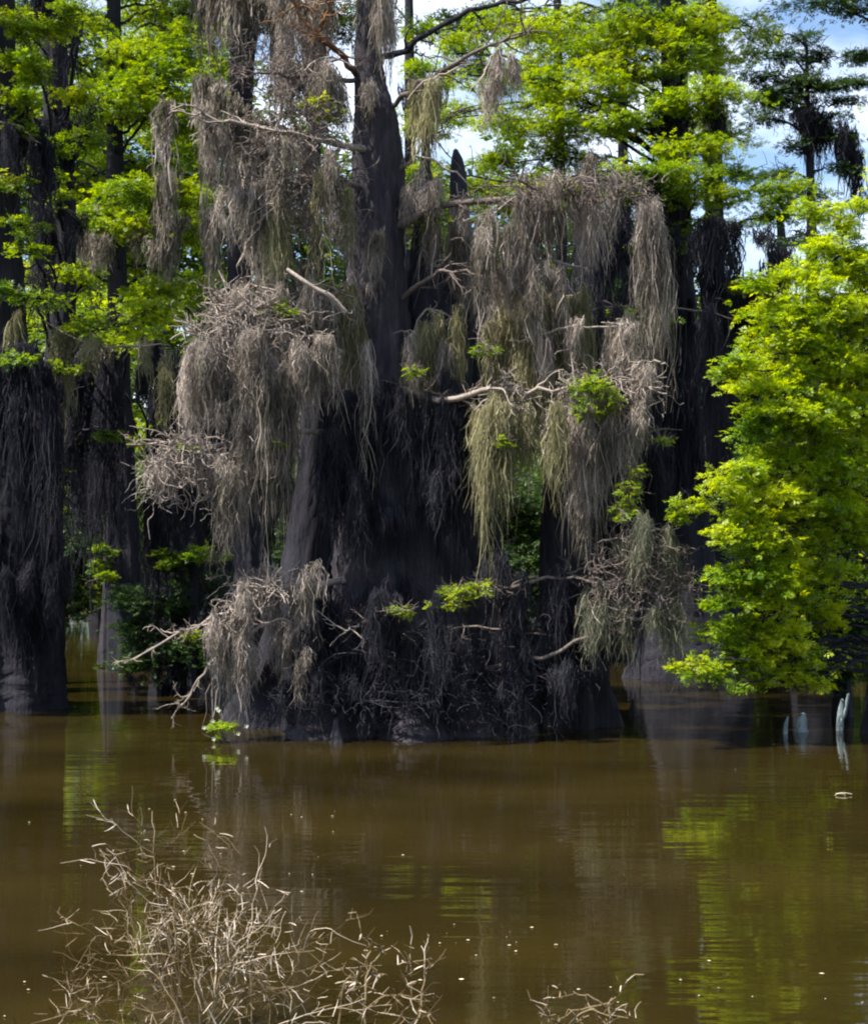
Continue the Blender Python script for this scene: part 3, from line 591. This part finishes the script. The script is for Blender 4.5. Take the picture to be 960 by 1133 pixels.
# pale broken limb
br=MB(); pl=spline([P(318,298,18.8),P(335,310,18.7),(P(350,320,18.7)),P(366,328,18.7),P(382,346,18.8)],14); tubes(br,pl[None],np.linspace(.022,.034,14)[None],6)
s,d=kids(pl[None],7,.7); tubes(br,walk(s,d,rng.uniform(.1,.3,7),5,.3),np.linspace(.009,.003,5)[None],3)
tag(br.build('broken_limb',M['pale_branch'],None,True,pl[0]),'bright bleached broken limb caught slanting left of the main trunk','branch')

# ================================================================== BRIGHT YOUNG TREE, RIGHT
yt=thing('young_cypress','bright yellow-green feathery young cypress leaning over the water at the right edge','tree',P(962,HORY,19.6)*[1,1,0])
ypos,yR=trunk_of(yt,[(1010,100,19.8,10),(1004,240,19.8,16),(996,400,19.8,22),(988,560,19.7,26),(984,700,19.7,32),(980,815,19.6,50)],.15,5)
lf=MB(); tb=MB()
_=[(900,240,20.6),(845,305,20.2),(805,345,20.0),(800,400,19.6),(838,345,20),(835,440,19.6),(818,482,19.5),(775,545,19.3),(752,562,19.2),(790,590,19.4),(800,640,19.4),(792,690,19.4),(752,738,19.2),(800,742,19.1),(860,750,19)]
def ypad(x,y,rx,ry,D,dn,sz):
    c=P(x,y,D); tb=MB(); pad(lf,tb,c,np.array([px(rx,D),px(rx,D)*.8,px(ry,D)]),int(px(rx,D)*px(ry,D)*3.14*dn)+20,sz,sub=12,tw=.007)
    i=np.argmin(np.abs(ypos[:,2]-(c[2]+.1))); s=ypos[i]; limb(yt,[s,(s+c)/2+[0,0,.12],c],.022,.007,'bark_dark',6,.35,mb=tb)
edge=[(905,232,26,10),(875,300,28,9),(838,312,18,7),(880,340,50,14),(930,280,40,22),(820,398,28,9),(800,412,16,6),(860,375,44,14),(905,330,44,18),(850,425,38,12),(900,400,50,18),(940,350,36,24),(840,478,26,9),(865,455,40,13),(910,450,50,18),
 (800,535,26,9),(766,556,20,7),(752,570,10,5),(820,520,30,10),(860,505,40,14),(905,510,44,18),(795,590,24,9),(830,570,34,12),(870,555,40,14),(915,560,34,16),(810,632,28,10),(845,615,34,12),(885,610,36,14),(805,668,24,9),(840,660,34,12),(880,660,32,13),
 (795,700,30,9),(765,732,22,6),(748,738,8,4),(800,736,30,8),(835,712,34,12),(840,748,34,8),(872,700,28,12),(870,744,16,6),(820,690,30,10),(945,240,26,20),(950,420,36,24),(950,500,36,24),(905,370,30,12),(870,410,30,10),(900,755,14,5,),(815,760,10,4),(850,450,34,16),(885,480,34,18),(850,535,34,16),(890,580,34,18),(840,595,30,16),(830,645,30,14),(865,635,30,16),(850,690,34,14),(825,728,30,12),(880,725,26,14),(915,630,30,20),(905,680,26,18),(780,745,20,6),(955,560,30,24),(950,300,30,24),(930,600,30,22),(955,460,30,24),(925,345,34,20),(940,400,34,20),(850,640,40,16),(840,555,36,16),(870,520,34,16),(845,420,34,14),(890,350,34,18),(930,540,30,26)]
for e in edge:
    x,y,rx,ry=e; D=18.1+ (x-750)/210*1.0+rng.uniform(-.25,.35); de=1.0 if x<915 else .8
    ypad(x,y,rx,ry*1.2,D,1800*de,.10)
for x,y,rx,ry,D,de in [(1010,200,60,40,20.6,.6),(1000,120,50,40,20.8,.5),(1060,330,60,50,20.8,.6),(1080,480,60,50,20.8,.6),(1020,560,50,40,20.4,.5),(1070,640,60,40,20.6,.4),(940,640,40,30,20.2,.25),(930,720,40,26,20.2,.3),(960,300,50,30,20.3,.5),(930,450,40,40,20.4,.5)]:
    ypad(x,y,rx,ry,D,650*de,.13)
lf.build('crown',M['leaf_near'],yt)
# dark bush added where there is only the tree's own shade
make_tree('dark green bush added for the shade under the bright young tree at the right edge',
  [(925,640,21.6,10),(930,720,21.6,14),(932,796,21.6,26)],
  [(900,650,34,26,21.4),(940,610,34,30,21.4),(930,690,44,26,21.2),(890,710,30,22,21.4),(960,720,34,30,21),(915,745,40,18,21.2),(950,560,26,24,21.6),(900,600,26,26,21.8),(980,660,34,40,21.2)],
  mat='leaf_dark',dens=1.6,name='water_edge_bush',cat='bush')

# ================================================================== WATER'S EDGE AND WATER
SG='blue-white water glints built as stubs under the young tree'  # glints on the water modelled as solid pale stubs
for (x,yt_,yb,D,w,lab) in [(869,793,812,19.5,5,'thinnest bluish-white glint built as a stub, leftmost below the young tree'),(886,790,810,19.6,10,'short thick bluish-white glint built as a stub, middle of the three'),(929,774,808,19.9,6,'tallest bluish-white glint built as a forked stub, rightmost of the three')]:
    D=HC*F/(yb-HORY); mb=MB(); trunk_mesh(mb,[(x+2,yt_,D,w*.5),(x,(yt_+yb)/2,D,w),(x-1,yb+3,D,w*1.2)],0,5,.34,12)
    if x==929: trunk_mesh(mb,[(x+9,yt_-6,D,3),(x+5,yt_+14,D,5),(x,yb-8,D,6)],0,5,.18,10)
    tag(mb.build('water_glint_stub',M['stub'],None,True,P(x,yb,D)),lab,'stub',SG)
# little flowering water plant
pl_=thing('water_plant','small leafy water plant with pale blossoms at the foot of the moss, left of centre','plant',P(247,822,18.6)*[1,1,0])
c=P(248,808,18.7); lf=MB(); tb=MB(); pad(lf,tb,c,np.array([.13,.12,.13]),90,.09,sub=7,tw=.005); lf.build('leaves',M['leaf_near'],pl_)
st=np.repeat(np.array([[c[0],c[1],-.05]]),9,0); W=walk(st,rng.normal(0,.35,(9,3))+[0,0,1],rng.uniform(.2,.45,9),6,.15); tubes(tb,W,np.linspace(.006,.003,6)[None],3); tb.build('stem',M['branch'],pl_)
for i in range(9):
    b=MB(); q=c+rng.normal(0,1,3)*[.13,.06,.11]; q[2]=max(q[2],.05); a=np.arange(5)*2*math.pi/5
    for k in a: 
        dd=np.array([math.cos(k),-.3,math.sin(k)])*.028; s_=np.array([-math.sin(k),0,math.cos(k)])*.011
        b.add([q,q+dd*.6+s_,q+dd,q+dd*.6-s_],q=[[0,1,2,3]])
    b.build('blossom',M['petal'],pl_)
# cypress knees near base
for i,(x,yb,h,w) in enumerate([(585,812,30,16),(604,806,22,12),(372,822,26,14),(700,792,18,10)]):
    D=HC*F/(yb-HORY); mb=MB(); trunk_mesh(mb,[(x,yb-h,D,w*.3),(x,yb-h*.6,D,w*.6),(x+1,yb+3,D,w*1.3)],.15,5,.1,14)
    tag(mb.build('cypress_knee',M['bark'],None,True,P(x,yb,D)),['larger cypress knee poking up right of the big trunk base','smaller cypress knee right beside the larger one','cypress knee in front of the left half of the big trunk base','low cypress knee in the shade below the leafless tangle'][i],'tree knee','cypress knees at the waterline')
# floating specks
mb=MB(); n=80; cx_=rng.uniform(0,960,14); cy_=rng.uniform(835,1120,14); ci=rng.integers(0,14,n); y=np.clip(cy_[ci]+rng.normal(0,14,n),824,1130); x=cx_[ci]+rng.normal(0,60,n); D=HC*F/(y-HORY); pos=np.stack([(x-480)/F*D,D,np.full(n,.006)],1)
for q in pos:
    k=rng.integers(4,7); a=np.sort(rng.uniform(0,6.28,k)); r_=rng.uniform(.002,.010); V=np.stack([q[0]+np.cos(a)*r_*1.6,q[1]+np.sin(a)*r_,np.full(k,.007)],1); V=np.vstack([q+[0,0,.004],V])
    mb.add(V,t=[[0,1+j,1+(j+1)%k] for j in range(k)])
tag(mb.build('floating_specks',M['twig']),'pale bits of leaf and bark drifting on the brown water','floating debris',kind='stuff')
def stick(label,a,b,r):
    mb=MB(); pl=spline([a,(a+b)/2+[0,0,.01],b],8); tubes(mb,pl[None],np.linspace(r,r*.5,8)[None],5); s,d=kids(pl[None],3,.6); tubes(mb,walk(s,d,np.full(3,.12),4,.2),np.full((1,4),r*.35),3)
    tag(mb.build('floating_stick',M['twig'],None,True,a),label,'stick','sticks floating on the river')
def W0(x,y): D=HC*F/(y-HORY); p_=P(x,y,D); p_[2]=.012; return p_
stick('short pale stick floating at the far right edge below the green tree',W0(924,880),W0(942,880),.006)

# ================================================================== FOREGROUND BRUSH
def brush(label,root_xy,D,stems,rr,sub=(3,3,3),Ls=(.36,.18,.08)):
    base=P(root_xy[0],root_xy[1],D); base[2]=0
    root=thing('dead_brush',label,'dead shrub',base,'dead shrubs in the near water')
    for (x,y,dD) in stems:
        tgt=P(x,y,D+dD); s=base+rng.normal(0,.12,3)*[1,1,0]-[0,0,.15]
        mid=(s+tgt)/2+rng.normal(0,.07,3)+[0,0,.12]
        pl=spline([s,mid,tgt],16); pl[2:]+=rng.normal(0,.012,(14,3)).cumsum(0)*.5
        tw=MB(); tubes(tw,pl[None],np.linspace(rr,rr*.5,16)[None],5)
        s1,d1=kids(pl[None],sub[0]*2,.8,.3,1); W1=walk(s1,d1,rng.uniform(.4,1.1,len(s1))*Ls[0],8,.2); tubes(tw,W1,rr*.5*np.linspace(1,.5,8)[None],4)
        s2,d2=kids(W1,sub[1],1.,.15,1); W2=walk(s2,d2,rng.uniform(.3,1.2,len(s2))*Ls[1],6,.2); tubes(tw,W2,rr*.3*np.linspace(1,.5,6)[None],4)
        s3,d3=kids(W2,sub[2],1.1,.1,1); k=rng.uniform(0,1,len(s3))<.42; s3=s3[k]; d3=d3[k]
        W3=walk(s3,d3,rng.uniform(.3,1.1,len(s3))*Ls[2],4,.12); tubes(tw,W3,rr*.5*np.array([.8,1,.9,.5])[None],4); tw.build('stem',M['dry'],root)
    return root
brush('wide pale dead brush standing in the water at the lower left corner',(230,1133),7.35,
  [(175,900,.25),(270,915,.3),(145,945,.1),(170,985,-.1),(215,950,.1),(250,985,0),(120,1050,0),(60,1055,.1),(90,1120,-.1),(290,965,.2),(310,1000,.1),(345,1055,0),(385,1060,.1),(200,1010,-.1),(160,1070,-.1),(250,1060,-.1),(130,1000,.1),(400,1110,0),(45,1133,0),(280,1040,.3),(215,1035,.3),(180,960,.35),(345,1090,.3)],.0036,(4,4,3),(.34,.16,.075))
brush('low spray of dead twigs rising just right of the wide brush',(385,1150),7.3,[(470,1108,.05),(478,1062,.1),(455,1058,.1),(410,1048,.1),(398,1085,0)],.006,(3,3,3),(.16,.08,.05))
brush('small bit of dead brush poking up at the bottom edge right of centre',(640,1160),7.2,[(628,1090,0),(672,1105,.05),(620,1125,0),(650,1122,0),(690,1128,0)],.006,(2,3,3),(.14,.08,.05))

# ================================================================== LIGHT, SKY, CAMERA
az=(-.60,-.24); el=radians(57)
hv=np.array(az)/np.linalg.norm(az); sv=np.array([hv[0]*math.cos(el),hv[1]*math.cos(el),math.sin(el)])
from mathutils import Vector
sl=bpy.data.lights.new('sun','SUN'); sl.energy=5.0; sl.angle=radians(.5); sl.color=(1,.95,.86)
so=bpy.data.objects.new('sun',sl); C.objects.link(so); so.location=(0,0,30); so.rotation_euler=Vector(sv).to_track_quat('Z','Y').to_euler()
w=bpy.data.worlds.new('World'); SC.world=w; w.use_nodes=True; nt=w.node_tree; N=nt.nodes; L=nt.links; N.clear()
out=N.new('ShaderNodeOutputWorld'); bg=N.new('ShaderNodeBackground'); sk=N.new('ShaderNodeTexSky'); sk.sky_type='NISHITA'; sk.sun_disc=False
sk.sun_elevation=el; sk.sun_rotation=math.atan2(sv[0],sv[1]); sk.air_density=1.; sk.dust_density=.6; sk.ozone_density=3
tc=N.new('ShaderNodeTexCoord'); mp=N.new('ShaderNodeMapping'); mp.inputs['Scale'].default_value=(1,1,2.6); L.new(tc.outputs['Generated'],mp.inputs['Vector'])
nz=N.new('ShaderNodeTexNoise'); nz.inputs['Scale'].default_value=5; nz.inputs['Detail'].default_value=6; L.new(mp.outputs[0],nz.inputs['Vector'])
cr=ramp(N,[(.46,(0,0,0)),(.68,(.75,.75,.75))]); L.new(nz.outputs['Fac'],cr.inputs['Fac'])
mx=N.new('ShaderNodeMix'); mx.data_type='RGBA'; L.new(cr.outputs[0],mx.inputs['Factor']); L.new(sk.outputs[0],mx.inputs[6]); mx.inputs[7].default_value=(9,9.4,10.2,1)
L.new(mx.outputs[2],bg.inputs['Color']); bg.inputs['Strength'].default_value=.1; L.new(bg.outputs[0],out.inputs['Surface'])

cam=bpy.data.cameras.new('camera'); co=bpy.data.objects.new('camera',cam); C.objects.link(co); SC.camera=co
co.location=(0,0,HC); co.rotation_euler=(radians(90),0,0)
cam.sensor_fit='VERTICAL'; cam.sensor_height=24; cam.lens=F/1133*24; cam.shift_y=(HORY-566.5)/1133; cam.clip_end=3000; cam.clip_start=.1
vs=SC.view_settings; vs.view_transform='Standard'; vs.look='None'; vs.exposure=1.2; vs.gamma=1; vs.use_curve_mapping=False
SC.render.engine='CYCLES'; SC.cycles.max_bounces=8; SC.cycles.transmission_bounces=4; SC.cycles.transparent_max_bounces=4; SC.cycles.diffuse_bounces=3; SC.cycles.glossy_bounces=2
SC.cycles.caustics_reflective=False; SC.cycles.caustics_refractive=False
SC.cycles.pixel_filter_type='BLACKMAN_HARRIS'; SC.cycles.filter_width=2.1
SC.render.resolution_x=867; SC.render.resolution_y=1024
for o in C.objects:
    if '_o' in o: del o['_o']
